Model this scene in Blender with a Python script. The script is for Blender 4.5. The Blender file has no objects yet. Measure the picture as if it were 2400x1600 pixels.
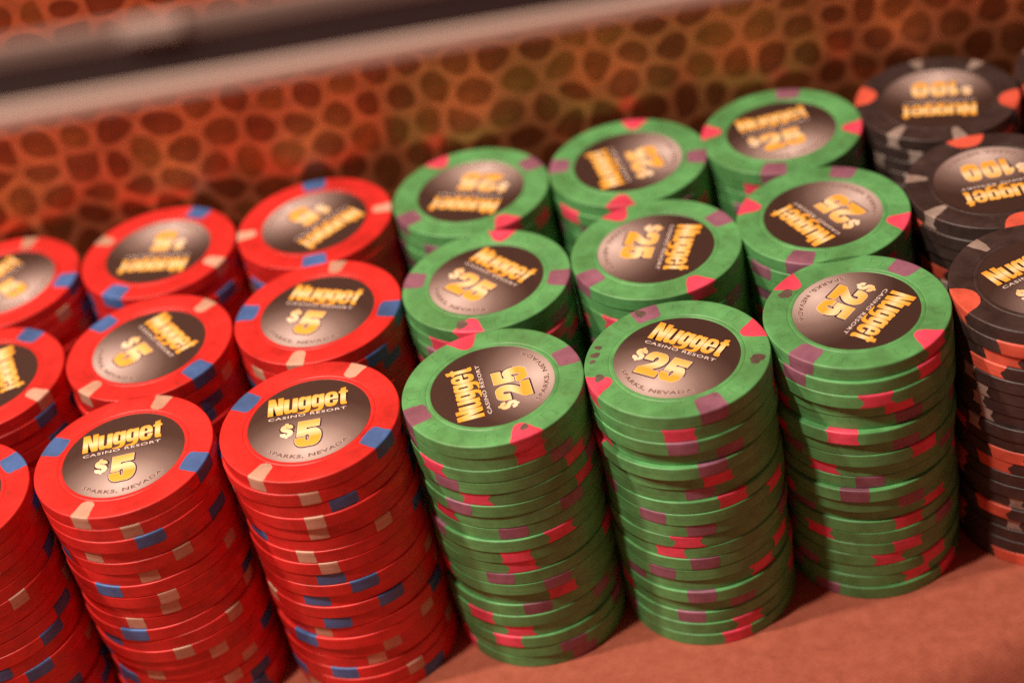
import bpy, math, random
from mathutils import Vector, Euler, Matrix

random.seed(7)
S = 0.001                                   # everything below is written in millimetres
scene = bpy.context.scene
COL = scene.collection

# ------------------------------------------------------------------ camera
cam_d = bpy.data.cameras.new("camera")
cam = bpy.data.objects.new("camera", cam_d)
COL.objects.link(cam)
cam.location = Vector((18.65, -288.24, 226.91)) * S
cam.rotation_euler = Euler((0.91677, 0.17396, -0.08765), 'XYZ')
cam_d.sensor_width = 36.0
cam_d.lens = 4103.4 / 2400 * 36
cam_d.clip_start = 0.01
cam_d.clip_end = 20
cam_d.dof.use_dof = True
cam_d.dof.focus_distance = 0.3685
cam_d.dof.aperture_fstop = cam_d.lens / 11.0
cam_d.dof.aperture_blades = 9
scene.camera = cam

# ------------------------------------------------------------------ light
scene.view_settings.view_transform = 'Standard'
scene.view_settings.look = 'None'
scene.view_settings.exposure = 0
scene.view_settings.gamma = 1
scene.cycles.use_denoising = False          # the photograph is grainy
world = bpy.data.worlds.new("World")
scene.world = world
world.use_nodes = True
bg = world.node_tree.nodes['Background']
bg.inputs['Color'].default_value = (1.0, 0.27, 0.20, 1)
bg.inputs['Strength'].default_value = 0.15


def area(name, loc, target, size, power, color):
    d = bpy.data.lights.new(name, 'AREA')
    d.shape = 'DISK'
    d.size = size * S
    d.energy = power
    d.color = color
    o = bpy.data.objects.new(name, d)
    COL.objects.link(o)
    o.location = Vector(loc) * S
    o.rotation_euler = (Vector(target) - Vector(loc)).to_track_quat('-Z', 'Y').to_euler()
    return o


def dirlamp(name, az, el, dist, size, power, color, target=(0, 20, -20)):
    a, e = math.radians(az), math.radians(el)
    loc = Vector(target) + dist * Vector((-math.cos(a) * math.cos(e), -math.sin(a) * math.cos(e), math.sin(e)))
    return area(name, loc, target, size, power, color)


WARM = (1.0, 0.80, 0.66)
dirlamp("ceiling_lamp", 8, 52, 1500, 70, 14.6, WARM)
area("overhead_lamp", (-176, -108, 533), (0, 15, -20), 30, 2.98, WARM)


# ------------------------------------------------------------------ material helpers


def new_mat(name):
    m = bpy.data.materials.new(name)
    m.use_nodes = True
    nt = m.node_tree
    return m, nt, nt.nodes['Principled BSDF']


def node(nt, kind, **kw):
    n = nt.nodes.new(kind)
    for k, v in kw.items():
        setattr(n, k, v)
    return n


def ramp(nt, stops, interp='LINEAR'):
    n = nt.nodes.new('ShaderNodeValToRGB')
    n.color_ramp.interpolation = interp
    els = n.color_ramp.elements
    while len(els) > 1:
        els.remove(els[-1])
    els[0].position = stops[0][0]
    els[0].color = (*stops[0][1], 1)
    for p, c in stops[1:]:
        e = els.new(p)
        e.color = (*c, 1)
    return n


def clay(name, color, rough=0.40, mottle=0.16, grime=(0.10, 0.075, 0.05), grime_amt=0.10):
    """compressed clay: mottled colour, fine pits, a little grime, different on every chip"""
    m, nt, b = new_mat(name)
    L = nt.links.new
    tc = node(nt, 'ShaderNodeTexCoord')
    oi = node(nt, 'ShaderNodeObjectInfo')
    off = node(nt, 'ShaderNodeVectorMath', operation='ADD')
    mul = node(nt, 'ShaderNodeMath', operation='MULTIPLY')
    mul.inputs[1].default_value = 9.0
    L(oi.outputs['Random'], mul.inputs[0])
    L(tc.outputs['Object'], off.inputs[0])
    L(mul.outputs[0], off.inputs[1])
    n1 = node(nt, 'ShaderNodeTexNoise')
    n1.inputs['Scale'].default_value = 260
    n1.inputs['Detail'].default_value = 5
    n1.inputs['Roughness'].default_value = 0.65
    L(off.outputs[0], n1.inputs['Vector'])
    lo = tuple(c * (1 - mottle * 1.5) for c in color)
    hi = tuple(min(1, c * (1 + mottle)) for c in color)
    r1 = ramp(nt, [(0.3, lo), (0.55, color), (0.75, hi)])
    L(n1.outputs['Fac'], r1.inputs['Fac'])
    n2 = node(nt, 'ShaderNodeTexNoise')
    n2.inputs['Scale'].default_value = 420
    n2.inputs['Detail'].default_value = 6
    L(off.outputs[0], n2.inputs['Vector'])
    r2 = ramp(nt, [(0.60, (0, 0, 0)), (0.72, (1, 1, 1))])
    L(n2.outputs['Fac'], r2.inputs['Fac'])
    ga = node(nt, 'ShaderNodeMath', operation='MULTIPLY')
    ga.inputs[1].default_value = grime_amt * 2.2
    L(r2.outputs['Color'], ga.inputs[0])
    mx = node(nt, 'ShaderNodeMix', data_type='RGBA')
    L(ga.outputs[0], mx.inputs['Factor'])
    L(r1.outputs['Color'], mx.inputs['A'])
    mx.inputs['B'].default_value = (*grime, 1)
    # fine turned lines running round the edge of the chip
    sm = node(nt, 'ShaderNodeMapping')
    sm.inputs['Scale'].default_value = (60, 60, 4200)
    L(off.outputs[0], sm.inputs['Vector'])
    n4 = node(nt, 'ShaderNodeTexNoise')
    n4.inputs['Scale'].default_value = 1
    n4.inputs['Detail'].default_value = 3
    L(sm.outputs[0], n4.inputs['Vector'])
    r4 = ramp(nt, [(.3, (.78, .78, .78)), (.55, (1, 1, 1))])
    L(n4.outputs['Fac'], r4.inputs['Fac'])
    # broad worn patches
    n5 = node(nt, 'ShaderNodeTexNoise')
    n5.inputs['Scale'].default_value = 75
    n5.inputs['Detail'].default_value = 4
    L(off.outputs[0], n5.inputs['Vector'])
    r5 = ramp(nt, [(.36, (.80, .76, .72)), (.55, (1, 1, 1)), (.72, (1.10, 1.06, 1.06))])
    L(n5.outputs['Fac'], r5.inputs['Fac'])
    m4 = node(nt, 'ShaderNodeMix', data_type='RGBA', blend_type='MULTIPLY')
    m4.inputs['Factor'].default_value = 1
    L(mx.outputs['Result'], m4.inputs['A'])
    L(r4.outputs['Color'], m4.inputs['B'])
    m5 = node(nt, 'ShaderNodeMix', data_type='RGBA', blend_type='MULTIPLY')
    m5.inputs['Factor'].default_value = 1
    L(m4.outputs['Result'], m5.inputs['A'])
    L(r5.outputs['Color'], m5.inputs['B'])
    L(m5.outputs['Result'], b.inputs['Base Color'])
    n3 = node(nt, 'ShaderNodeTexNoise')
    n3.inputs['Scale'].default_value = 2200
    n3.inputs['Detail'].default_value = 4
    L(off.outputs[0], n3.inputs['Vector'])
    bp = node(nt, 'ShaderNodeBump')
    bp.inputs['Strength'].default_value = 0.25
    bp.inputs['Distance'].default_value = 0.00006
    L(n3.outputs['Fac'], bp.inputs['Height'])
    L(bp.outputs['Normal'], b.inputs['Normal'])
    b.inputs['Roughness'].default_value = rough
    b.inputs['Specular IOR Level'].default_value = 0.5
    return m


def flat_ink(name, color, rough=0.4):
    m, nt, b = new_mat(name)
    b.inputs['Base Color'].default_value = (*color, 1)
    b.inputs['Roughness'].default_value = rough
    b.inputs['Specular IOR Level'].default_value = 0.3
    return m


M = {}
M['red'] = clay("red_clay", (0.78, 0.030, 0.026))
M['blue'] = clay("blue_clay", (0.068, 0.175, 0.46))
M['cream'] = clay("cream_clay", (0.68, 0.42, 0.30), mottle=0.1)
M['green'] = clay("green_clay", (0.125, 0.435, 0.145))
M['purple'] = clay("purple_clay", (0.32, 0.14, 0.21))
M['pink'] = clay("pink_clay", (0.90, 0.085, 0.16))
M['black'] = clay("black_clay", (0.056, 0.039, 0.036), mottle=0.25, grime=(0.16, 0.13, 0.12))
M['orange'] = clay("orange_red_clay", (0.80, 0.135, 0.08))
M['grey'] = clay("grey_clay", (0.41, 0.335, 0.29), mottle=0.2)
M['stain'] = clay("grey_stain", (0.16, 0.125, 0.10), mottle=0.3)
M['ink_dark'] = flat_ink("dark_ink", (0.050, 0.022, 0.018))
M['ink_text'] = flat_ink("small_dark_ink", (0.13, 0.065, 0.06))
M['ink_pale'] = flat_ink("pale_ink", (0.80, 0.70, 0.64))
M['ink_halo'] = flat_ink("halo_ink", (0.58, 0.47, 0.42))


def gold(name, stops, y0, y1):
    """gold print, its printed shading running up the letters (label units)"""
    m, nt, b = new_mat(name)
    L = nt.links.new
    tc = node(nt, 'ShaderNodeTexCoord')
    sp = node(nt, 'ShaderNodeSeparateXYZ')
    L(tc.outputs['Object'], sp.inputs[0])
    mr = node(nt, 'ShaderNodeMapRange')
    mr.inputs['From Min'].default_value = y0 * 13.3 * S
    mr.inputs['From Max'].default_value = y1 * 13.3 * S
    L(sp.outputs['Y'], mr.inputs['Value'])
    r = ramp(nt, stops)
    L(mr.outputs['Result'], r.inputs['Fac'])
    L(r.outputs['Color'], b.inputs['Base Color'])
    b.inputs['Roughness'].default_value = 0.4
    b.inputs['Specular IOR Level'].default_value = 0.3
    return m


ORG, PALE = (0.90, 0.43, 0.045), (1.0, 0.80, 0.46)
M['gold_name'] = gold("gold_name_ink", [(0, ORG), (0.16, (0.92, 0.48, 0.07)), (0.45, PALE), (0.58, (0.97, 0.66, 0.22)), (0.85, ORG), (1, (0.80, 0.36, 0.05))], 0.24, 0.68)
M['gold_value'] = gold("gold_value_ink", [(0, (0.93, 0.50, 0.07)), (0.30, ORG), (0.55, PALE), (0.72, (0.97, 0.66, 0.25)), (1, ORG)], -0.62, 0.0)
M['gold_sign'] = gold("gold_sign_ink", [(0, (1.0, 0.86, 0.62)), (0.5, (1.0, 0.78, 0.48)), (1, (0.93, 0.56, 0.16))], -0.37, 0.0)


def inlay_mat():
    m, nt, b = new_mat("printed_inlay")
    L = nt.links.new
    tc = node(nt, 'ShaderNodeTexCoord')
    mp = node(nt, 'ShaderNodeMapping')
    mp.inputs['Scale'].default_value = (1 / (13.3 * S),) * 3
    mp.inputs['Location'].default_value = (0.02, 0.74, 0)
    L(tc.outputs['Object'], mp.inputs['Vector'])
    flat = node(nt, 'ShaderNodeVectorMath', operation='MULTIPLY')
    flat.inputs[1].default_value = (0.82, 1.0, 0)
    L(mp.outputs[0], flat.inputs[0])
    ln = node(nt, 'ShaderNodeVectorMath', operation='LENGTH')
    L(flat.outputs[0], ln.inputs[0])
    ns = node(nt, 'ShaderNodeTexNoise')
    ns.inputs['Scale'].default_value = 26000
    L(tc.outputs['Object'], ns.inputs['Vector'])
    sc = node(nt, 'ShaderNodeMath', operation='MULTIPLY_ADD')
    sc.inputs[1].default_value = 0.14
    L(ns.outputs['Fac'], sc.inputs[0])
    L(ln.outputs['Value'], sc.inputs[2])
    r = ramp(nt, [(0.05, (0.70, 0.60, 0.56)), (0.26, (0.50, 0.405, 0.37)), (0.54, (0.22, 0.160, 0.142)),
                  (0.76, (0.095, 0.062, 0.052)), (0.95, (0.050, 0.028, 0.022))])
    dv = node(nt, 'ShaderNodeMath', operation='DIVIDE')
    dv.inputs[1].default_value = 1.30
    L(sc.outputs[0], dv.inputs[0])
    L(dv.outputs[0], r.inputs['Fac'])
    L(r.outputs['Color'], b.inputs['Base Color'])
    b.inputs['Roughness'].default_value = 0.38
    b.inputs['Specular IOR Level'].default_value = 0.5
    return m


M['inlay'] = inlay_mat()

# ------------------------------------------------------------------ mesh helpers


def link_obj(name, data, parent=None):
    o = bpy.data.objects.new(name, data)
    COL.objects.link(o)
    if parent is not None:
        o.parent = parent
    return o


def make_mesh(name, verts, faces, mats, fmat=None, smooth=False, sharp=None):
    me = bpy.data.meshes.new(name)
    me.from_pydata([(v[0] * S, v[1] * S, v[2] * S) for v in verts], [], faces)
    for m in (mats if isinstance(mats, (list, tuple)) else [mats]):
        me.materials.append(m)
    if fmat:
        me.polygons.foreach_set('material_index', fmat)
    if smooth:
        me.polygons.foreach_set('use_smooth', [True] * len(faces))
        if sharp:
            me.set_sharp_from_angle(angle=math.radians(sharp))
    me.update()
    return me


def lathe(name, prof, mat, n=112, sharp=30):
    """prof: (r, z) from the bottom centre outwards and up to the top centre"""
    verts, faces = [], []
    rings = []
    for r, z in prof:
        if r == 0:
            rings.append([len(verts)])
            verts.append((0, 0, z))
        else:
            i0 = len(verts)
            for k in range(n):
                a = 2 * math.pi * k / n
                verts.append((r * math.cos(a), r * math.sin(a), z))
            rings.append(list(range(i0, i0 + n)))
    for A, B in zip(rings, rings[1:]):
        for k in range(n):
            k2 = (k + 1) % n
            if len(A) == 1:
                faces.append((A[0], B[k2], B[k]))
            elif len(B) == 1:
                faces.append((A[k], A[k2], B[0]))
            else:
                faces.append((A[k], A[k2], B[k2], B[k]))
    return make_mesh(name, verts, faces, mat, smooth=True, sharp=sharp)


R, HT, BEV = 19.5, 1.644, 0.33              # chip radius, half thickness, edge rounding
IN_R = 13.3


def arc(cx, cz, r, a0, a1, n):
    return [(cx + r * math.cos(math.radians(a0 + (a1 - a0) * i / n)), cz + r * math.sin(math.radians(a0 + (a1 - a0) * i / n))) for i in range(n + 1)]


BOT = 0.16                                  # the lower rounding is tighter
OUTER = arc(R - BOT, -HT + BOT, BOT, -90, 0, 3) + [(R, -HT + BOT + .06), (R, HT - BEV - .06)] + arc(R - BEV, HT - BEV, BEV, 0, 90, 5)
BODY_PROF = [(0, -HT), (13, -HT), (18.9, -HT)] + OUTER + [(18.85, HT), (14.55, HT), (14.42, HT - 0.03), (14.30, HT - 0.12), (14.18, HT - 0.03), (14.0, HT - 0.005),
             (13.55, HT - 0.005), (13.42, HT - 0.03), (13.34, HT - 0.10), (13.0, HT - 0.10), (0, HT - 0.10)]
BODY = {c: lathe(f"{c}_chip_body", BODY_PROF, M[c]) for c in ('red', 'green', 'black')}

# surface path of an edge spot: along the top face outwards, over the rounding, down the edge
TOP_IN = 14.62


def spot_path():
    pts = []
    for i in range(9):
        pts.append((TOP_IN + (R - BEV - TOP_IN) * i / 8, HT, 0, 1))
    for i in range(1, 5):
        a = math.radians(90 - 90 * i / 4)
        pts.append((R - BEV + BEV * math.cos(a), HT - BEV + BEV * math.sin(a), math.cos(a), math.sin(a)))
    zt, zb = HT - BEV, -HT + BOT
    for i in range(1, 9):
        pts.append((R, zt + (zb - zt) * i / 8, 1, 0))
    for i in range(1, 3):
        a = math.radians(-90 * i / 3)
        pts.append((R - BOT + BOT * math.cos(a), -HT + BOT + BOT * math.sin(a), math.cos(a), math.sin(a)))
    return pts


def make_spot(name, mat, left, right, seed, inner=TOP_IN):
    """left/right(u, e): half widths in mm; u = 0..1 across the top face (inside to outside), e = 0..1 down the edge"""
    rnd = random.Random(seed)
    verts, faces = [], []
    n = 8
    rows = spot_path()
    q = 0.022
    for i, (r, z, nr, nz) in enumerate(rows):
        u = min(1.0, (r - TOP_IN) / (R - TOP_IN)) if i < 13 else 1.0
        e = 0.0 if i < 9 else min(1.0, max(0.0, (HT - z) / (2 * HT)))
        a0 = -(left(u, e) + rnd.uniform(-.10, .10)) / max(r, 1)
        a1 = (right(u, e) + rnd.uniform(-.10, .10)) / max(r, 1)
        for k in range(n + 1):
            a = a0 + (a1 - a0) * k / n
            # rounded inner end: pull the middle of the first rows inward
            rr, zz = r + nr * q, z + nz * q
            verts.append((rr * math.cos(a), rr * math.sin(a), zz))
    for i in range(len(rows) - 1):
        for k in range(n):
            a, b = i * (n + 1) + k, i * (n + 1) + k + 1
            c, d = b + n + 1, a + n + 1
            faces.append((a, d, c, b))
    return make_mesh(name, verts, faces, mat, smooth=True, sharp=50)


def lerp(p, x):
    for (x0, y0), (x1, y1) in zip(p, p[1:]):
        if x <= x1:
            t = 0 if x1 == x0 else max(0, (x - x0) / (x1 - x0))
            return y0 + (y1 - y0) * t
    return p[-1][1]


def shape(top, edge):
    return lambda u, e: lerp(top, u) if e == 0 else lerp(edge, e)


SPOT = {
    'blue': [make_spot("blue_edge_spot", M['blue'], shape([(0, .9), (.03, 1.9), (.1, 2.6), (.25, 2.85), (1, 3.1)], [(0, 3.1), (1, 3.0)]),
                       shape([(0, .9), (.03, 1.9), (.1, 2.6), (.25, 2.85), (1, 3.1)], [(0, 3.1), (.4, 3.25), (.7, 3.3), (.85, 3.1), (1, 2.4)]), 1)],
    'cream': [make_spot("cream_edge_spot", M['cream'], shape([(0, .5), (.03, 1.1), (.1, 1.45), (.3, 1.6), (1, 2.05)], [(0, 2.05), (1, 1.9)]),
                        shape([(0, .5), (.03, 1.1), (.1, 1.45), (.3, 1.6), (1, 2.05)], [(0, 2.05), (.5, 2.15), (.85, 2.1), (1, 1.8)]), 2)],
    'purple': [make_spot("purple_edge_spot", M['purple'], shape([(0, 1.7), (.04, 2.2), (.15, 2.65), (.3, 2.8), (1, 3.1)], [(0, 3.1), (1, 3.0)]),
                         shape([(0, 1.9), (.04, 2.5), (.15, 2.75), (.3, 2.8), (1, 3.1)], [(0, 3.1), (.3, 3.2), (.7, 3.0), (1, 3.0)]), 3)],
    'pink': [make_spot("pink_edge_spot", M['pink'], shape([(0, .55), (.04, 1.0), (.12, 1.35), (1, 3.65)], [(0, 3.65), (.15, 3.4), (.4, 2.5), (.55, 2.35), (.75, 2.75), (1, 3.5)]),
                       shape([(0, .55), (.04, 1.0), (.12, 1.35), (1, 3.65)], [(0, 3.65), (.2, 3.4), (.45, 2.9), (.6, 3.0), (.72, 3.4), (1, 4.2)]), 4),
             make_spot("pink_edge_spot", M['pink'], shape([(0, .8), (.05, 1.3), (.3, 1.9), (.7, 2.9), (1, 3.5)], [(0, 3.5), (.2, 3.2), (.45, 2.9), (.7, 3.0), (1, 3.2)]),
                       shape([(0, .8), (.05, 1.35), (.3, 2.0), (.75, 3.1), (1, 3.5)], [(0, 3.5), (.3, 3.15), (.5, 3.0), (.65, 3.1), (.8, 3.5), (1, 3.4)]), 5)],
    'orange': [make_spot("orange_edge_spot", M['orange'], shape([(0, .7), (.06, 1.7), (.2, 2.6), (.45, 3.5), (.75, 4.2), (1, 4.6)], [(0, 4.6), (.4, 3.9), (.6, 3.8), (1, 3.3)]),
                         shape([(0, .7), (.06, 1.7), (.2, 2.6), (.45, 3.5), (.75, 4.2), (1, 4.6)], [(0, 4.6), (.25, 4.3), (.5, 3.4), (.65, 3.4), (.8, 3.8), (1, 4.4)]), 6)],
    'grey': [make_spot("grey_edge_spot", M['grey'], shape([(0, .5), (.1, .8), (.5, 1.3), (1, 1.75)], [(0, 1.75), (.4, 1.2), (.55, 1.1), (1, 1.7)]),
                       shape([(0, .5), (.1, .8), (.5, 1.3), (1, 1.75)], [(0, 1.75), (.3, 1.6), (.55, 1.2), (.75, 1.7), (1, 2.2)]), 8)],
}
LAYOUT = {   # spot colour and its angle on the chip
    'red': [('blue', 0), ('cream', 90), ('blue', 180), ('cream', 270)],
    'green': [('pink', 0), ('purple', 90), ('pink', 180), ('purple', 270)],
    'black': [('orange', 0), ('grey', 66), ('grey', 114), ('orange', 180), ('grey', 246), ('grey', 294)],
}

# ------------------------------------------------------------------ printed lettering (flat print on the inlay, label units: inlay radius = 1)


def rounded(pts, rad):
    """pts: (x, y) or (x, y, r); corners rounded with quadratic arcs"""
    out = []
    n = len(pts)
    for i in range(n):
        p0, p1, p2 = Vector(pts[i - 1][:2]), Vector(pts[i][:2]), Vector(pts[(i + 1) % n][:2])
        r = pts[i][2] if len(pts[i]) > 2 else rad
        d0, d1 = p0 - p1, p2 - p1
        r0, r1 = min(r, d0.length * .5), min(r, d1.length * .5)
        if r < 1e-5:
            out.append((p1.x, p1.y))
            continue
        a, b = p1 + d0.normalized() * r0, p1 + d1.normalized() * r1
        for k in range(5):
            t = k / 4
            q = a * (1 - t) ** 2 + p1 * 2 * t * (1 - t) + b * t * t
            out.append((q.x, q.y))
    return out


G = {}
G['N'] = ([rounded([(0, 0), (0, .43), (.105, .43), (.165, .20), (.158, .43), (.25, .43), (.25, 0), (.15, 0), (.083, .26), (.09, 0)], .004)], .25)
G['u'] = ([rounded([(0, .365), (0, .09, .08), (.03, 0, .03), (.10, 0, .03), (.14, .03, .01), (.145, 0), (.23, 0), (.23, .365), (.142, .365), (.142, .085, .03), (.088, .075, .03), (.088, .365)], .004)], .23)
G['g'] = ([rounded([(.0, .16), (0, .30, .07), (.03, .37, .04), (.10, .37, .03), (.128, .34, .01), (.13, .36), (.21, .36), (.21, .03, .06), (.17, -.055, .06), (.0, -.045, .02), (-.015, -.025), (.09, -.012, .04), (.124, .02, .02), (.122, .062, .01), (.09, .045, .03), (.02, .055, .05)], .004),
           rounded([(.085, .13, .02), (.085, .29, .02), (.125, .29, .02), (.125, .13, .02)], .02)], .21)
G['e'] = ([rounded([(0, .10), (0, .27, .08), (.04, .37, .06), (.18, .37, .06), (.222, .27, .08), (.222, .178), (.086, .178), (.086, .09, .02), (.14, .075, .02), (.14, .152), (.222, .152), (.222, .10, .07), (.18, 0, .06), (.04, 0, .06)], .004),
           rounded([(.088, .225, .015), (.088, .30, .015), (.136, .30, .015), (.136, .225, .015)], .015)], .222)
G['t'] = ([rounded([(.03, .03, .02), (.05, 0, .02), (.135, 0), (.135, .06), (.118, .065), (.118, .295), (.148, .295), (.148, .345), (.118, .345), (.118, .435), (.03, .415), (.03, .345), (0, .345), (0, .295), (.03, .295)], .004)], .148)


def scaled(loop, sx, sy):
    return [(x * sx, y * sy) for x, y in loop]


D5 = rounded([(.06, .40), (.10, 1.0), (.93, 1.0), (.91, .73), (.42, .73), (.41, .63, .02), (.55, .67, .1), (.82, .67, .12), (1.0, .50, .15), (1.0, .20, .2), (.82, -.01, .15), (.18, -.01, .15),
              (0, .16, .1), (0, .345), (.385, .345), (.385, .25, .04), (.46, .18, .05), (.55, .25, .06), (.56, .42, .06), (.48, .47, .05), (.39, .43, .03), (.385, .40)], .008)
D2 = rounded([(0, .63), (0, .84, .15), (.18, 1.02, .15), (.80, 1.02, .15), (1.0, .84, .15), (1.0, .62, .15), (.86, .44, .12), (.58, .265), (1.0, .265), (1.0, 0), (0, 0), (0, .24, .04), (.48, .55, .12),
              (.60, .68, .06), (.60, .79, .05), (.50, .84, .05), (.40, .79, .05), (.40, .63)], .008)
D1 = rounded([(.28, 0), (.28, .66), (.0, .60), (.0, .80), (.38, 1.0), (.80, 1.0), (.80, 0)], .01)
D0 = [rounded([(0, .2, .22), (0, .8, .22), (.2, 1.02, .18), (.8, 1.02, .18), (1.0, .8, .22), (1.0, .2, .22), (.8, -.02, .18), (.2, -.02, .18)], .2),
      rounded([(.42, .26, .06), (.42, .76, .06), (.58, .76, .06), (.58, .26, .06)], .06)]
DS = rounded([(0, .34), (0, .2, .1), (.2, .09, .1), (.38, .08), (.38, 0), (.6, 0), (.6, .08), (.82, .1, .1), (1.0, .25, .12), (1.0, .43, .12), (.82, .56, .12), (.44, .66, .05), (.42, .73, .04), (.52, .77, .04), (.62, .72, .03), (.62, .65), (1.0, .65),
              (1.0, .78, .12), (.82, .91, .1), (.6, .93), (.6, 1.0), (.38, 1.0), (.38, .93), (.18, .91, .1), (0, .77, .12), (0, .60, .12), (.15, .48, .12), (.57, .36, .05), (.58, .28, .04), (.48, .23, .04), (.38, .28, .03), (.38, .34)], .015)


def fill(loops, offset):
    """fill closed outlines (holes included) and return vertices and faces"""
    cu = bpy.data.curves.new("glyph", 'CURVE')
    cu.dimensions = '2D'
    cu.fill_mode = 'FRONT'
    cu.offset = offset
    for lp in loops:
        sp = cu.splines.new('POLY')
        sp.points.add(len(lp) - 1)
        for p, q in zip(sp.points, lp):
            p.co = (q[0], q[1], 0, 1)
        sp.use_cyclic_u = True
    return curve_faces(cu)


def curve_faces(cu):
    ob = bpy.data.objects.new("glyph", cu)
    COL.objects.link(ob)
    dg = bpy.context.evaluated_depsgraph_get()
    me = bpy.data.meshes.new_from_object(ob.evaluated_get(dg))
    vs = [tuple(v.co) for v in me.vertices]
    fs = [tuple(p.vertices) for p in me.polygons]
    up = sum((p.normal.z * p.area) for p in me.polygons)
    if up < 0:
        fs = [tuple(reversed(f)) for f in fs]
    bpy.data.objects.remove(ob)
    bpy.data.curves.remove(cu)
    bpy.data.meshes.remove(me)
    return vs, fs


class Print:
    def __init__(self):
        self.v, self.f, self.m = [], [], []
        self.k = 0

    def add(self, vf, mat, z):
        vs, fs = vf
        b = len(self.v)
        self.k += 1
        self.v += [(x * IN_R, y * IN_R, z + self.k * 0.0004) for x, y, _ in vs]
        self.f += [tuple(i + b for i in f) for f in fs]
        self.m += [mat] * len(fs)

    def build(self, name, mats):
        return make_mesh(name, self.v, self.f, mats, self.m)


def moved(vf, dx, dy):
    return [(x + dx, y + dy, z) for x, y, z in vf[0]], vf[1]


def shifted(loops, dx, dy):
    return [[(x + dx, y + dy) for x, y in lp] for lp in loops]


def name_print():
    P = Print()
    xs = [('N', -.69), ('u', -.432), ('g', -.194), ('g', .022), ('e', .240), ('t', .470)]
    for dx, mat, off, z in ((0, 0, .012, .0), (0, 1, 0, .006)):
        for ch, x in xs:
            P.add(fill(shifted(G[ch][0], x, .245), off), mat, z)
    return P.build("name_lettering", [M['ink_dark'], M['gold_name']])


def value_print(val):
    P = Print()
    items = []
    if val == '5':
        items = [([scaled(D5, .42, .615)], -.215, -.63, 1), ([scaled(DS, .205, .36)], -.46, -.37, 2)]
    elif val == '25':
        items = [([scaled(D2, .38, .55)], -.455, -.575, 1), ([scaled(D5, .375, .55)], -.052, -.575, 1), ([scaled(DS, .185, .33)], -.665, -.33, 2)]
    else:
        w = .30
        items = [([scaled(D1, .22, .5)], -.40, -.555, 1), ([scaled(q, w, .5) for q in D0], -.19, -.555, 1), ([scaled(q, w, .5) for q in D0], .145, -.555, 1), ([scaled(DS, .18, .31)], -.625, -.34, 2)]
    for loops, x, y, m in items:
        P.add(fill(shifted(loops, x + .006, y - .010), .024), 0, 0)
    for loops, x, y, m in items:
        P.add(fill(shifted(loops, x, y), .007), 3, .004)
    for loops, x, y, m in items:
        P.add(fill(shifted(loops, x, y), 0), m, .009)
    return P.build("value_lettering", [M['ink_dark'], M['gold_value'], M['gold_sign'], M['ink_pale']])


def text_faces(body, offset):
    cu = bpy.data.curves.new("txt", 'FONT')
    cu.body = body
    cu.size = 1
    cu.offset = offset
    cu.space_character = 1.12
    cu.resolution_u = 3
    return curve_faces(cu)


def fit(vf, x0, x1, y0, h, ref):
    rx0, rx1, ry0, ry1 = ref
    return [(x0 + (x - rx0) / (rx1 - rx0) * (x1 - x0), y0 + (y - ry0) / (ry1 - ry0) * h, 0) for x, y, _ in vf[0]], vf[1]


def bounds(vf):
    xs = [v[0] for v in vf[0]]
    ys = [v[1] for v in vf[0]]
    return min(xs), max(xs), min(ys), max(ys)


def small_print():
    P = Print()
    base = text_faces("CASINO RESORT", 0)
    ref = bounds(base)
    P.add(fit(text_faces("CASINO RESORT", .06), -.67, .60, .122, .062, ref), 0, 0)
    P.add(fit(text_faces("CASINO RESORT", .012), -.67, .60, .122, .062, ref), 1, .006)
    ref = bounds(text_faces("SPARKS NEVADA", 0))
    for off, mat, z in ((.07, 3, 0), (.02, 2, .006)):
        vs, fs = text_faces("SPARKS, NEVADA", off)
        rx = bounds(text_faces("SPARKS, NEVADA", 0))
        out = []
        for x, y, _ in vs:
            t = (x - rx[0]) / (rx[1] - rx[0])
            a = math.radians(224.5 + t * 92)
            r = .905 - (y - ref[2]) / (ref[3] - ref[2]) * .075
            out.append((r * math.cos(a), r * math.sin(a), 0))
        P.add((out, fs), mat, z)
    return P.build("small_lettering", [M['ink_dark'], M['ink_pale'], M['ink_text'], M['ink_halo']])


PRINT = {'name': name_print(), 'small': small_print(), '5': value_print('5'), '25': value_print('25'), '100': value_print('100')}
VAL = {'red': '5', 'green': '25', 'black': '100'}


def disc_mesh():
    n = 96
    v = [(0, 0, 0)] + [(IN_R * math.cos(2 * math.pi * k / n), IN_R * math.sin(2 * math.pi * k / n), 0) for k in range(n)]
    f = [(0, 1 + k, 1 + (k + 1) % n) for k in range(n)]
    return make_mesh("inlay", v, f, M['inlay'])


INLAY = disc_mesh()


def engraving_mesh(color):
    """short L-shaped mould lines pressed into the rim"""
    rnd = random.Random(3)
    v, f = [], []

    def stroke(a0, r0, a1, r1, w):
        p, q = Vector((r0 * math.cos(a0), r0 * math.sin(a0))), Vector((r1 * math.cos(a1), r1 * math.sin(a1)))
        d = (q - p).normalized()
        nrm = Vector((-d.y, d.x)) * w * .5
        b = len(v)
        for s in (p - nrm, q - nrm * .6, q + nrm * .6, p + nrm):
            v.append((s.x, s.y, HT + .006))
        f.append((b, b + 1, b + 2, b + 3))
    for k in range(8):
        a = 2 * math.pi * (k + .5) / 8 + rnd.uniform(-.03, .03)
        d = .075
        stroke(a - d, 15.6, a - d, 18.0, .10)
        stroke(a - d, 15.6, a - d * .2, 15.7, .09)
        stroke(a + d, 18.1, a + d, 16.0, .10)
        stroke(a + d, 18.1, a + d * .3, 18.2, .09)
    return make_mesh("rim_engraving", v, f, M[color + '_line'])


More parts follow.
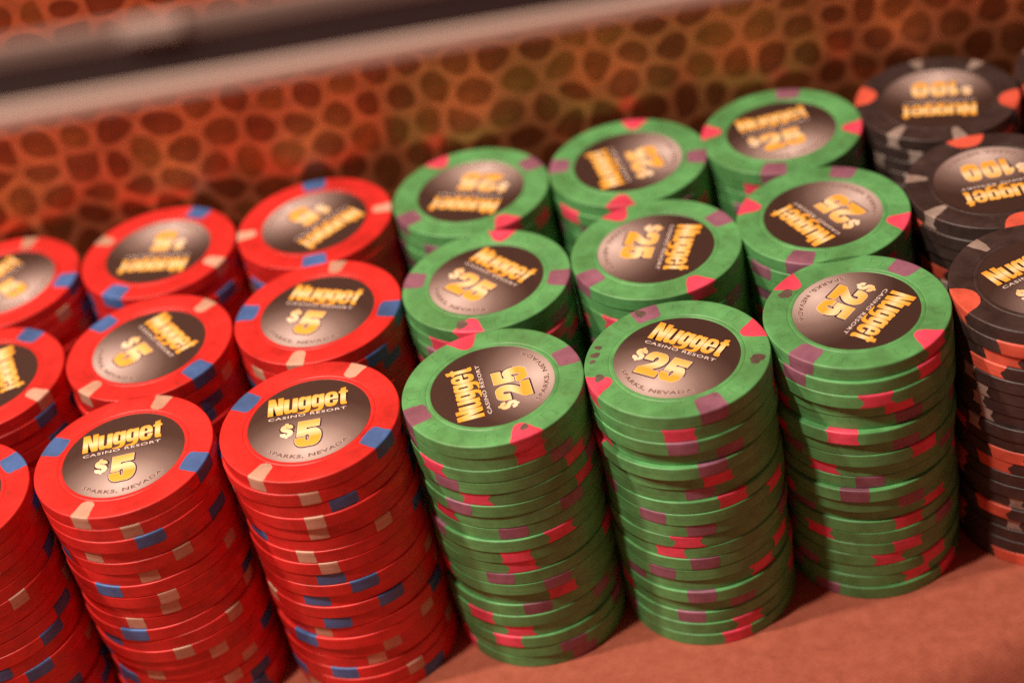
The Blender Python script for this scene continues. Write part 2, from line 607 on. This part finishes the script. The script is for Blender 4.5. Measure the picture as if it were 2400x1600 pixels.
for c, col in (('red', (.42, .010, .010)), ('green', (.035, .17, .05)), ('black', (.018, .013, .013))):
    M[c + '_line'] = flat_ink(c + "_mould_line", col, .6)
ENGR = {c: engraving_mesh(c) for c in ('red', 'green', 'black')}

# ------------------------------------------------------------------ table, back panel, frame bar
TABLE_Z = -66.0


def fabric():
    m, nt, b = new_mat("woven_cloth")
    L = nt.links.new
    tc = node(nt, 'ShaderNodeTexCoord')
    mp = node(nt, 'ShaderNodeMapping')
    mp.inputs['Rotation'].default_value = (0, 0, math.radians(32))
    L(tc.outputs['Object'], mp.inputs['Vector'])
    w1 = node(nt, 'ShaderNodeTexWave', wave_type='BANDS', bands_direction='X')
    w1.inputs['Scale'].default_value = 700
    w1.inputs['Distortion'].default_value = 1.2
    w1.inputs['Detail Scale'].default_value = 400
    w2 = node(nt, 'ShaderNodeTexWave', wave_type='BANDS', bands_direction='Y')
    w2.inputs['Scale'].default_value = 560
    w2.inputs['Distortion'].default_value = 1.2
    w2.inputs['Detail Scale'].default_value = 400
    L(mp.outputs[0], w1.inputs['Vector'])
    L(mp.outputs[0], w2.inputs['Vector'])
    mu = node(nt, 'ShaderNodeMath', operation='ADD')
    L(w1.outputs['Fac'], mu.inputs[0])
    L(w2.outputs['Fac'], mu.inputs[1])
    ns = node(nt, 'ShaderNodeTexNoise')
    ns.inputs['Scale'].default_value = 260
    ns.inputs['Detail'].default_value = 8
    ns.inputs['Roughness'].default_value = .7
    L(tc.outputs['Object'], ns.inputs['Vector'])
    ad = node(nt, 'ShaderNodeMath', operation='MULTIPLY_ADD')
    ad.inputs[1].default_value = .20
    L(mu.outputs[0], ad.inputs[0])
    L(ns.outputs['Fac'], ad.inputs[2])
    r = ramp(nt, [(.40, (.31, .080, .049)), (.68, (.40, .113, .069)), (1.0, (.50, .155, .10))])
    L(ad.outputs[0], r.inputs['Fac'])
    L(r.outputs['Color'], b.inputs['Base Color'])
    bp = node(nt, 'ShaderNodeBump')
    bp.inputs['Strength'].default_value = .35
    bp.inputs['Distance'].default_value = .00010
    L(mu.outputs[0], bp.inputs['Height'])
    L(bp.outputs['Normal'], b.inputs['Normal'])
    b.inputs['Roughness'].default_value = .9
    b.inputs['Specular IOR Level'].default_value = .15
    return m


def box(name, x0, x1, y0, y1, z0, z1, mat, parent=None):
    v = [(x, y, z) for z in (z0, z1) for y in (y0, y1) for x in (x0, x1)]
    f = [(0, 2, 3, 1), (4, 5, 7, 6), (0, 1, 5, 4), (2, 6, 7, 3), (0, 4, 6, 2), (1, 3, 7, 5)]
    return link_obj(name, make_mesh(name, v, f, mat), parent)


table = box("table_surface", -420, 420, -330, 99.8, TABLE_Z - 12, TABLE_Z, fabric())
table['kind'] = 'structure'


def lacquer(name, color):
    m, nt, b = new_mat(name)
    L = nt.links.new
    tc = node(nt, 'ShaderNodeTexCoord')
    ns = node(nt, 'ShaderNodeTexNoise')
    ns.inputs['Scale'].default_value = 240
    ns.inputs['Detail'].default_value = 5
    L(tc.outputs['Object'], ns.inputs['Vector'])
    r = ramp(nt, [(.3, tuple(c * .72 for c in color)), (.7, tuple(c * 1.15 for c in color))])
    L(ns.outputs['Fac'], r.inputs['Fac'])
    L(r.outputs['Color'], b.inputs['Base Color'])
    b.inputs['Metallic'].default_value = .6
    b.inputs['Roughness'].default_value = .32
    return m


WALL_Y = 100.0
panel = box("back_panel", -420, 420, WALL_Y, WALL_Y + 6, TABLE_Z, 330, lacquer("tan_lacquer", (.58, .205, .085)))
panel['label'] = "glossy brown panel printed with reptile skin spots standing behind the chip stacks"
panel['category'] = "panel"
SPOT_INK = [lacquer("brown_spot_ink", c) for c in ((.24, .066, .024), (.27, .084, .028), (.31, .112, .032))]


def clip_poly(poly, mx, my, nx, ny):
    """keep the side of the line through (mx, my) that lies against the normal (nx, ny)"""
    out = []
    for k in range(len(poly)):
        a, b = poly[k], poly[(k + 1) % len(poly)]
        da = (a[0] - mx) * nx + (a[1] - my) * ny
        db = (b[0] - mx) * nx + (b[1] - my) * ny
        if da <= 0:
            out.append(a)
        if da * db < 0:
            t = da / (da - db)
            out.append((a[0] + (b[0] - a[0]) * t, a[1] + (b[1] - a[1]) * t))
    return out


def skin_cells():
    """irregular rounded cells, packed like reptile skin; returns (centre, outline) pairs in panel x, z"""
    rr = random.Random(5)
    P, X0, Z0, NX, NZ = 9.6, -270.0, -66.0, 56, 26
    H = P * .86
    pts = {(i, j): [X0 + (i + .5 * (j % 2)) * P + rr.uniform(-.40, .40) * P, Z0 + j * H + rr.uniform(-.40, .40) * H] for i in range(NX) for j in range(NZ)}

    def cell(i, j, inset):
        p = pts[(i, j)]
        poly = [(p[0] - 15, p[1] - 15), (p[0] + 15, p[1] - 15), (p[0] + 15, p[1] + 15), (p[0] - 15, p[1] + 15)]
        for a in (-2, -1, 0, 1, 2):
            for b in (-2, -1, 0, 1, 2):
                q = pts.get((i + a, j + b))
                if q is None or (a == 0 and b == 0):
                    continue
                dx, dy = q[0] - p[0], q[1] - p[1]
                d = math.hypot(dx, dy)
                nx, ny = dx / d, dy / d
                h = d / 2 - inset
                poly = clip_poly(poly, p[0] + nx * h, p[1] + ny * h, nx, ny)
                if len(poly) < 3:
                    return []
        return poly
    new = {}
    for (i, j) in pts:                                  # one relaxing step evens the cells out
        poly = cell(i, j, 0)
        if poly:
            cx = sum(q[0] for q in poly) / len(poly)
            cy = sum(q[1] for q in poly) / len(poly)
            new[(i, j)] = [pts[(i, j)][0] * .45 + cx * .55, pts[(i, j)][1] * .45 + cy * .55]
    pts.update(new)
    out = []
    for (i, j) in pts:
        if 1 < i < NX - 2 and 0 < j < NZ - 2:
            poly = cell(i, j, rr.uniform(0.80, 1.15))
            for _ in range(2):                          # corner cutting rounds the outline
                n = len(poly)
                poly = [q for k in range(n) for q in (
                    (poly[k][0] * .72 + poly[(k + 1) % n][0] * .28, poly[k][1] * .72 + poly[(k + 1) % n][1] * .28),
                    (poly[k][0] * .28 + poly[(k + 1) % n][0] * .72, poly[k][1] * .28 + poly[(k + 1) % n][1] * .72))]
            if len(poly) > 6:
                out.append((pts[(i, j)], poly))
    return out


rest_v, rest_f, rest_m = [], [], []
spot_rnd = random.Random(9)
for c, poly in skin_cells():
    mi = spot_rnd.choice((0, 0, 1, 1, 2))
    n = len(poly)
    if -136 < c[0] < 178 and -4 < c[1] < 88:
        v = [(x - c[0], -.02, z - c[1]) for x, z in poly]
        o = link_obj("spot", make_mesh("spot", v, [tuple(range(n))], SPOT_INK[mi]), panel)
        o.location = Vector((c[0], WALL_Y, c[1])) * S
    else:
        b0 = len(rest_v)
        rest_v += [(x, WALL_Y - .02, z) for x, z in poly]
        rest_f.append(tuple(range(b0, b0 + n)))
        rest_m.append(mi)
rest = link_obj("spotted_print", make_mesh("spotted_print", rest_v, rest_f, SPOT_INK, rest_m), panel)
rest['kind'] = 'stuff'


def metal(name, color, rough):
    m, nt, b = new_mat(name)
    L = nt.links.new
    tc = node(nt, 'ShaderNodeTexCoord')
    mp = node(nt, 'ShaderNodeMapping')
    mp.inputs['Scale'].default_value = (30, 2500, 2500)
    L(tc.outputs['Object'], mp.inputs['Vector'])
    ns = node(nt, 'ShaderNodeTexNoise')
    ns.inputs['Scale'].default_value = 1
    L(mp.outputs[0], ns.inputs['Vector'])
    r = ramp(nt, [(.3, tuple(c * .8 for c in color)), (.7, color)])
    L(ns.outputs['Fac'], r.inputs['Fac'])
    L(r.outputs['Color'], b.inputs['Base Color'])
    b.inputs['Metallic'].default_value = .3
    b.inputs['Roughness'].default_value = rough
    return m


M['alu'] = metal("brushed_aluminium", (.80, .61, .52), .5)
M['rubber'] = flat_ink("dark_rubber", (.035, .02, .02), .6)


def extrude_profile(name, prof, length, mat, parent=None):
    n = len(prof)
    v = [(-length / 2, y, z) for y, z in prof] + [(length / 2, y, z) for y, z in prof]
    f = [(i, (i + 1) % n, n + (i + 1) % n, n + i) for i in range(n)] + [tuple(reversed(range(n))), tuple(range(n, 2 * n))]
    return link_obj(name, make_mesh(name, v, f, mat), parent)


bar = extrude_profile("frame_bar", [(0, -5.2), (0, 6.2), (3, 6.2), (3, -5.2)], 620, M['alu'])
bar.location = Vector((-48.0, -83.4, 128.6)) * S
bar_x = Vector((.9477, .2695, -.1610)).normalized()      # it runs slightly down and away to the right
bar_n = Vector((0, -.88, .47))
bar_y = -(bar_n - bar_x * bar_n.dot(bar_x)).normalized()
bar_z = bar_x.cross(bar_y)
bar.rotation_euler = Matrix((bar_x, bar_y, bar_z)).transposed().to_euler()
bar['label'] = "blurred pale metal frame bar with a dark groove crossing above the chips"
bar['category'] = "frame bar"
extrude_profile("lower_lip", [(-1.2, -5.0), (-1.8, -4.4), (-1.8, -2.8), (-1.2, -2.2), (-.003, -2.0), (-.003, -5.0)], 618, M['alu'], bar)
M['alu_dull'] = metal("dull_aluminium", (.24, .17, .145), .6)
extrude_profile("upper_lip", [(-.4, 2.6), (-.7, 3.2), (-.7, 5.0), (-.4, 5.8), (-.003, 5.9), (-.003, 2.5)], 618, M['alu_dull'], bar)
extrude_profile("rubber_gasket", [(-.5, -1.9), (-.5, 2.4), (-.003, 2.45), (-.003, -1.95)], 618, M['rubber'], bar)

highlight_patch = extrude_profile("highlight_patch", [(-1.1, 2.9), (-1.7, 3.3), (-1.7, 5.2), (-1.1, 5.6), (-.72, 5.6), (-.72, 2.9)], 7.5, metal("painted_highlight", (.70, .60, .54), .35), bar)  # bright highlight on the upper lip, shaped as an added pale piece
highlight_patch.location = Vector((20.5, 0, .3)) * S

# ------------------------------------------------------------------ chips
PITCH = 3.3
NCHIP = 20
# row, colour, x, y, turn of the top chip, turn of its inlay, where the stack stands
STACKS = [
    ('F1', 'red', -119.5, -2.5, 30, 10, "front red stack cut by the left edge"),
    ('F2', 'red', -79.9, 1.7, 156.4, 2.8, "front red stack between two red stacks"),
    ('F3', 'red', -39.6, 1.3, 144.7, -1.5, "front red stack touching the green stacks"),
    ('F4', 'green', -0.2, .9, 106.8, 95.9, "front green stack touching the red stacks"),
    ('F5', 'green', 38.8, -1.4, -166.4, -39.6, "front green stack between two green stacks"),
    ('F6', 'green', 77.65, 2.75, 130.7, -134.9, "front green stack touching the black stack"),
    ('F7', 'black', 117.0, 1.8, -171.8, 21.0, "front black stack cut by the right edge"),
    ('M1', 'red', -117.0, 39.0, 56, -72.4, "middle-row red stack cut by the left edge"),
    ('M2', 'red', -77.4, 39.4, 133.9, -59.1, "middle-row red stack between two red stacks"),
    ('M3', 'red', -37.9, 40.3, 164.7, -24.7, "middle-row red stack touching the green stacks"),
    ('M4', 'green', 1.4, 39.8, 73.7, -50.3, "middle-row green stack touching the red stacks"),
    ('M5', 'green', 40.6, 39.1, -67.4, -110.8, "middle-row green stack between two green stacks"),
    ('M6', 'green', 79.1, 39.7, 151.4, 113.2, "middle-row green stack touching the black stack"),
    ('M7', 'black', 118.3, 40.2, -86.5, 178.9, "middle-row black stack cut by the right edge"),
    ('B1', 'red', -118.0, 78.6, -15, 42, "back-row red stack cut by the left edge"),
    ('B2', 'red', -78.3, 79.0, 57.1, 165.7, "back-row red stack between two red stacks"),
    ('B3', 'red', -38.8, 78.4, 90.3, -140.8, "back-row red stack touching the green stacks"),
    ('B4', 'green', .5, 78.4, 114.1, 155.4, "back-row green stack touching the red stacks"),
    ('B5', 'green', 39.6, 77.8, 76.8, 97.6, "back-row green stack between two green stacks"),
    ('B6', 'green', 77.7, 78.2, -17.3, 5.5, "back-row green stack touching the black stack"),
    ('B7', 'black', 116.3, 79.0, 156.5, 164.9, "back-row black stack whose top shows whole"),
    ('B8', 'black', 156.0, 79.0, 20, 60, "back-row black stack cut by the right edge"),
]
# turn of each lower chip read off the photograph: (index from the top: angle of an A (first colour) or B (second colour) spot)
TURN = {
    'F1': {9: ('A', -37.6)},
    'F2': {1: ('B', -84), 2: ('A', -75.5), 3: ('B', -116.2), 4: ('B', -61.3), 5: ('B', -85.3), 6: ('A', -115), 7: ('B', -78.7), 8: ('B', -81.3), 9: ('B', -105.4), 10: ('A', -108.7), 11: ('B', -44),
           12: ('B', -82.8), 13: ('B', -62.9), 14: ('A', -20), 15: ('A', -134), 16: ('B', -61.1), 17: ('A', -38.5)},
    'F3': {1: ('B', -91.1), 2: ('A', -73), 3: ('B', -94.3), 4: ('B', -94.7), 5: ('B', -55), 6: ('B', -107.8), 7: ('B', -94.3), 8: ('A', -95.8), 9: ('A', -76.5), 10: ('A', -110.1), 11: ('A', -61.8),
           12: ('A', -100), 13: ('B', -114.8), 14: ('A', -128.7), 15: ('B', -71.6), 16: ('B', -82.9), 17: ('A', -107.1), 18: ('A', -150)},
    'F4': {1: ('A', -73.2), 2: ('A', -140.7), 3: ('B', -131.5), 4: ('A', -114.5), 5: ('B', -127), 6: ('A', -143.3), 7: ('B', -95.2), 8: ('A', -64.7), 9: ('A', -96.2), 10: ('A', -93.8), 11: ('B', -110.1),
           12: ('B', -73.7), 13: ('A', -73.6), 14: ('B', -89.5), 15: ('A', -130.9), 16: ('A', -105.3), 17: ('A', -115.9), 18: ('B', -74.2), 19: ('A', -155.9)},
    'F5': {1: ('A', -99.5), 2: ('B', -98.5), 3: ('B', -71), 4: ('B', -81.3), 5: ('A', -80.2), 6: ('B', -91.8), 7: ('A', -72.6), 8: ('B', -126), 9: ('B', -95.4), 10: ('A', -104.2), 11: ('A', -117.6),
           12: ('B', -94.7), 13: ('B', -124), 14: ('A', -57), 15: ('B', -101.4), 16: ('B', -74.2), 17: ('B', -109.4), 18: ('A', -72.2), 19: ('A', -81.5)},
    'F6': {1: ('B', -146), 2: ('A', -94.4), 3: ('A', -80.3), 4: ('B', -74.5), 5: ('A', -115), 6: ('B', -75.4), 7: ('A', -64.3), 8: ('A', -130.1), 9: ('B', -99.7), 10: ('B', -109.4), 11: ('B', -73.9),
           12: ('A', -57.8), 13: ('A', -77.1), 14: ('A', -138.9), 15: ('A', -79.3), 16: ('A', -91.3), 17: ('A', -59.7), 18: ('A', -71.8), 19: ('B', -134.3)},
    'F7': {1: ('A', -122.7), 2: ('A', -132.9), 3: ('A', -144.7), 4: ('B', -158.5), 5: ('B', -148), 6: ('B', -151.6), 7: ('B', -144.6), 8: ('B', -155), 10: ('A', -130.3), 11: ('A', -139.7),
           14: ('B', -126), 15: ('A', -141), 16: ('B', -126.8), 19: ('A', -128.9)},
}
# chips pushed out of line, as the ledges in the photograph show: (index: dx, dy in mm)
PUSH = {
    'F4': {9: (-.1, -.3), 11: (.1, -.25), 17: (0, -.35)},
    'F5': {2: (-.1, -.35), 3: (.45, .25), 4: (-.35, -.55), 5: (0, .1), 9: (.1, -.2), 18: (-.1, -.3), 19: (0, -.7)},
    'F6': {1: (.1, -.75), 2: (.2, -.95), 3: (.35, .25), 4: (.45, .3), 5: (-.35, -.95), 6: (-.2, -.4), 7: (.1, -.7), 9: (-.1, .1), 10: (-.5, -.75), 11: (-.2, -.3), 12: (.3, .55), 13: (.1, .1), 19: (0, -.5)},
    'F3': {3: (.1, -.35), 7: (-.2, -.3), 9: (.1, -.3)},
    'F2': {2: (.1, -.5), 6: (-.2, -.3)},
}
GROUP = {'red': "red five dollar chips in stacks", 'green': "green twenty-five dollar chips in stacks", 'black': "black hundred dollar chips in stacks"}
ORD = ["top", "second", "third", "fourth", "fifth", "sixth", "seventh", "eighth", "ninth", "tenth", "eleventh", "twelfth", "thirteenth", "fourteenth", "fifteenth",
       "sixteenth", "seventeenth", "eighteenth", "nineteenth", "bottom"]

# grey smudges on the rims of some top chips: (x, y from the chip's middle, radius, seed)
STAIN = {
    'F5': [(15.9, -5.6, 1.7, 1), (-16.7, -2.2, 1.2, 2), (-16.6, 5.6, 1.0, 3), (-17.4, 3.6, .7, 4), (-5.2, 17.0, 1.3, 5), (-15.6, 8.0, .8, 12)],
    'F6': [(-12.8, 9.9, 1.6, 6)],
    'M4': [(-6.6, -15.6, 1.6, 8)],
    'F4': [(5.4, -15.4, 1.0, 10)],
}


def stain_mesh(rad, seed):
    r_ = random.Random(seed)
    n = 20
    v = [(0, 0, 0)]
    p1, p2, p3 = (r_.uniform(0, 6.28) for _ in range(3))
    for k in range(n):
        a = 2 * math.pi * k / n
        q = rad * (.92 + .13 * math.sin(2 * a + p1) + .10 * math.sin(3 * a + p2) + .07 * math.sin(7 * a + p3) + r_.uniform(-.05, .05))
        v.append((q * math.cos(a), q * math.sin(a), 0))
    return make_mesh("stain", v, [(0, 1 + k, 1 + (k + 1) % n) for k in range(n)], M['stain'])


rnd = random.Random(11)
for sid, colour, sx, sy, top_turn, inlay_turn, where in STACKS:
    leanx, leany = rnd.uniform(-.25, .25), rnd.uniform(-.25, .25)
    for i in range(NCHIP):
        chip = link_obj(colour + "_chip", BODY[colour])
        dx, dy = rnd.gauss(0, .22), rnd.gauss(0, .24)
        rot = rnd.uniform(0, 360)
        if i == 0:
            dx = dy = 0
            rot = top_turn
        else:
            if sid in TURN and i in TURN[sid]:
                ab, ang = TURN[sid][i]
                if ab == 'A':
                    rot = ang
                else:
                    rot = ang - (246 if colour == 'black' else 90)
                if rnd.random() < .5 and not (colour == 'black' and ab == 'B'):
                    rot += 180
            elif sid == 'F7':
                rot = 2 + rnd.uniform(-4, 4)
            elif sid[0] == 'F' and sid != 'F1':
                rot = -45 + rnd.uniform(-6, 6) + 180 * rnd.randint(0, 1)
            if sid in PUSH and i in PUSH[sid]:
                px, py = PUSH[sid][i]
                dx, dy = dx * .3 + px, dy * .3 + py
            dx += leanx * i / NCHIP
            dy += leany * i / NCHIP
        chip.location = Vector((sx + dx, sy + dy, -(i + .5) * PITCH)) * S
        chip.rotation_euler = (0, 0, math.radians(rot))
        chip['category'] = "poker chip"
        chip['group'] = GROUP[colour]
        if i == 0:
            chip['label'] = f"face-up ${VAL[colour]} {colour} chip topping the {where}"
        elif i == NCHIP - 1:
            chip['label'] = f"{colour} chip at the very bottom of the {where}"
        else:
            chip['label'] = f"{colour} chip, {ORD[i]} from the top of the {where}"
        for j, (sc, ang) in enumerate(LAYOUT[colour]):
            mesh = SPOT[sc][(i * 7 + j) % len(SPOT[sc])]
            sp = link_obj("edge_spot", mesh, chip)
            sp.rotation_euler = (0, 0, math.radians(ang))
        if i == 0:
            il = link_obj("inlay", INLAY, chip)
            il.location = (0, 0, (HT - .06) * S)
            il.rotation_euler = (0, 0, math.radians(inlay_turn - rot))
            for nm, key in (("name_lettering", 'name'), ("small_lettering", 'small'), ("value_lettering", VAL[colour])):
                t = link_obj(nm, PRINT[key], il)
                t.location = (0, 0, .012 * S)
            link_obj("rim_engraving", ENGR[colour], chip)
            for bx, by, br, seed in STAIN.get(sid, ()):
                st = link_obj("stain", stain_mesh(br, seed), chip)
                v = Vector((bx, by, 0))
                v.rotate(Euler((0, 0, -math.radians(rot))))
                st.location = Vector((v.x, v.y, HT + .028)) * S
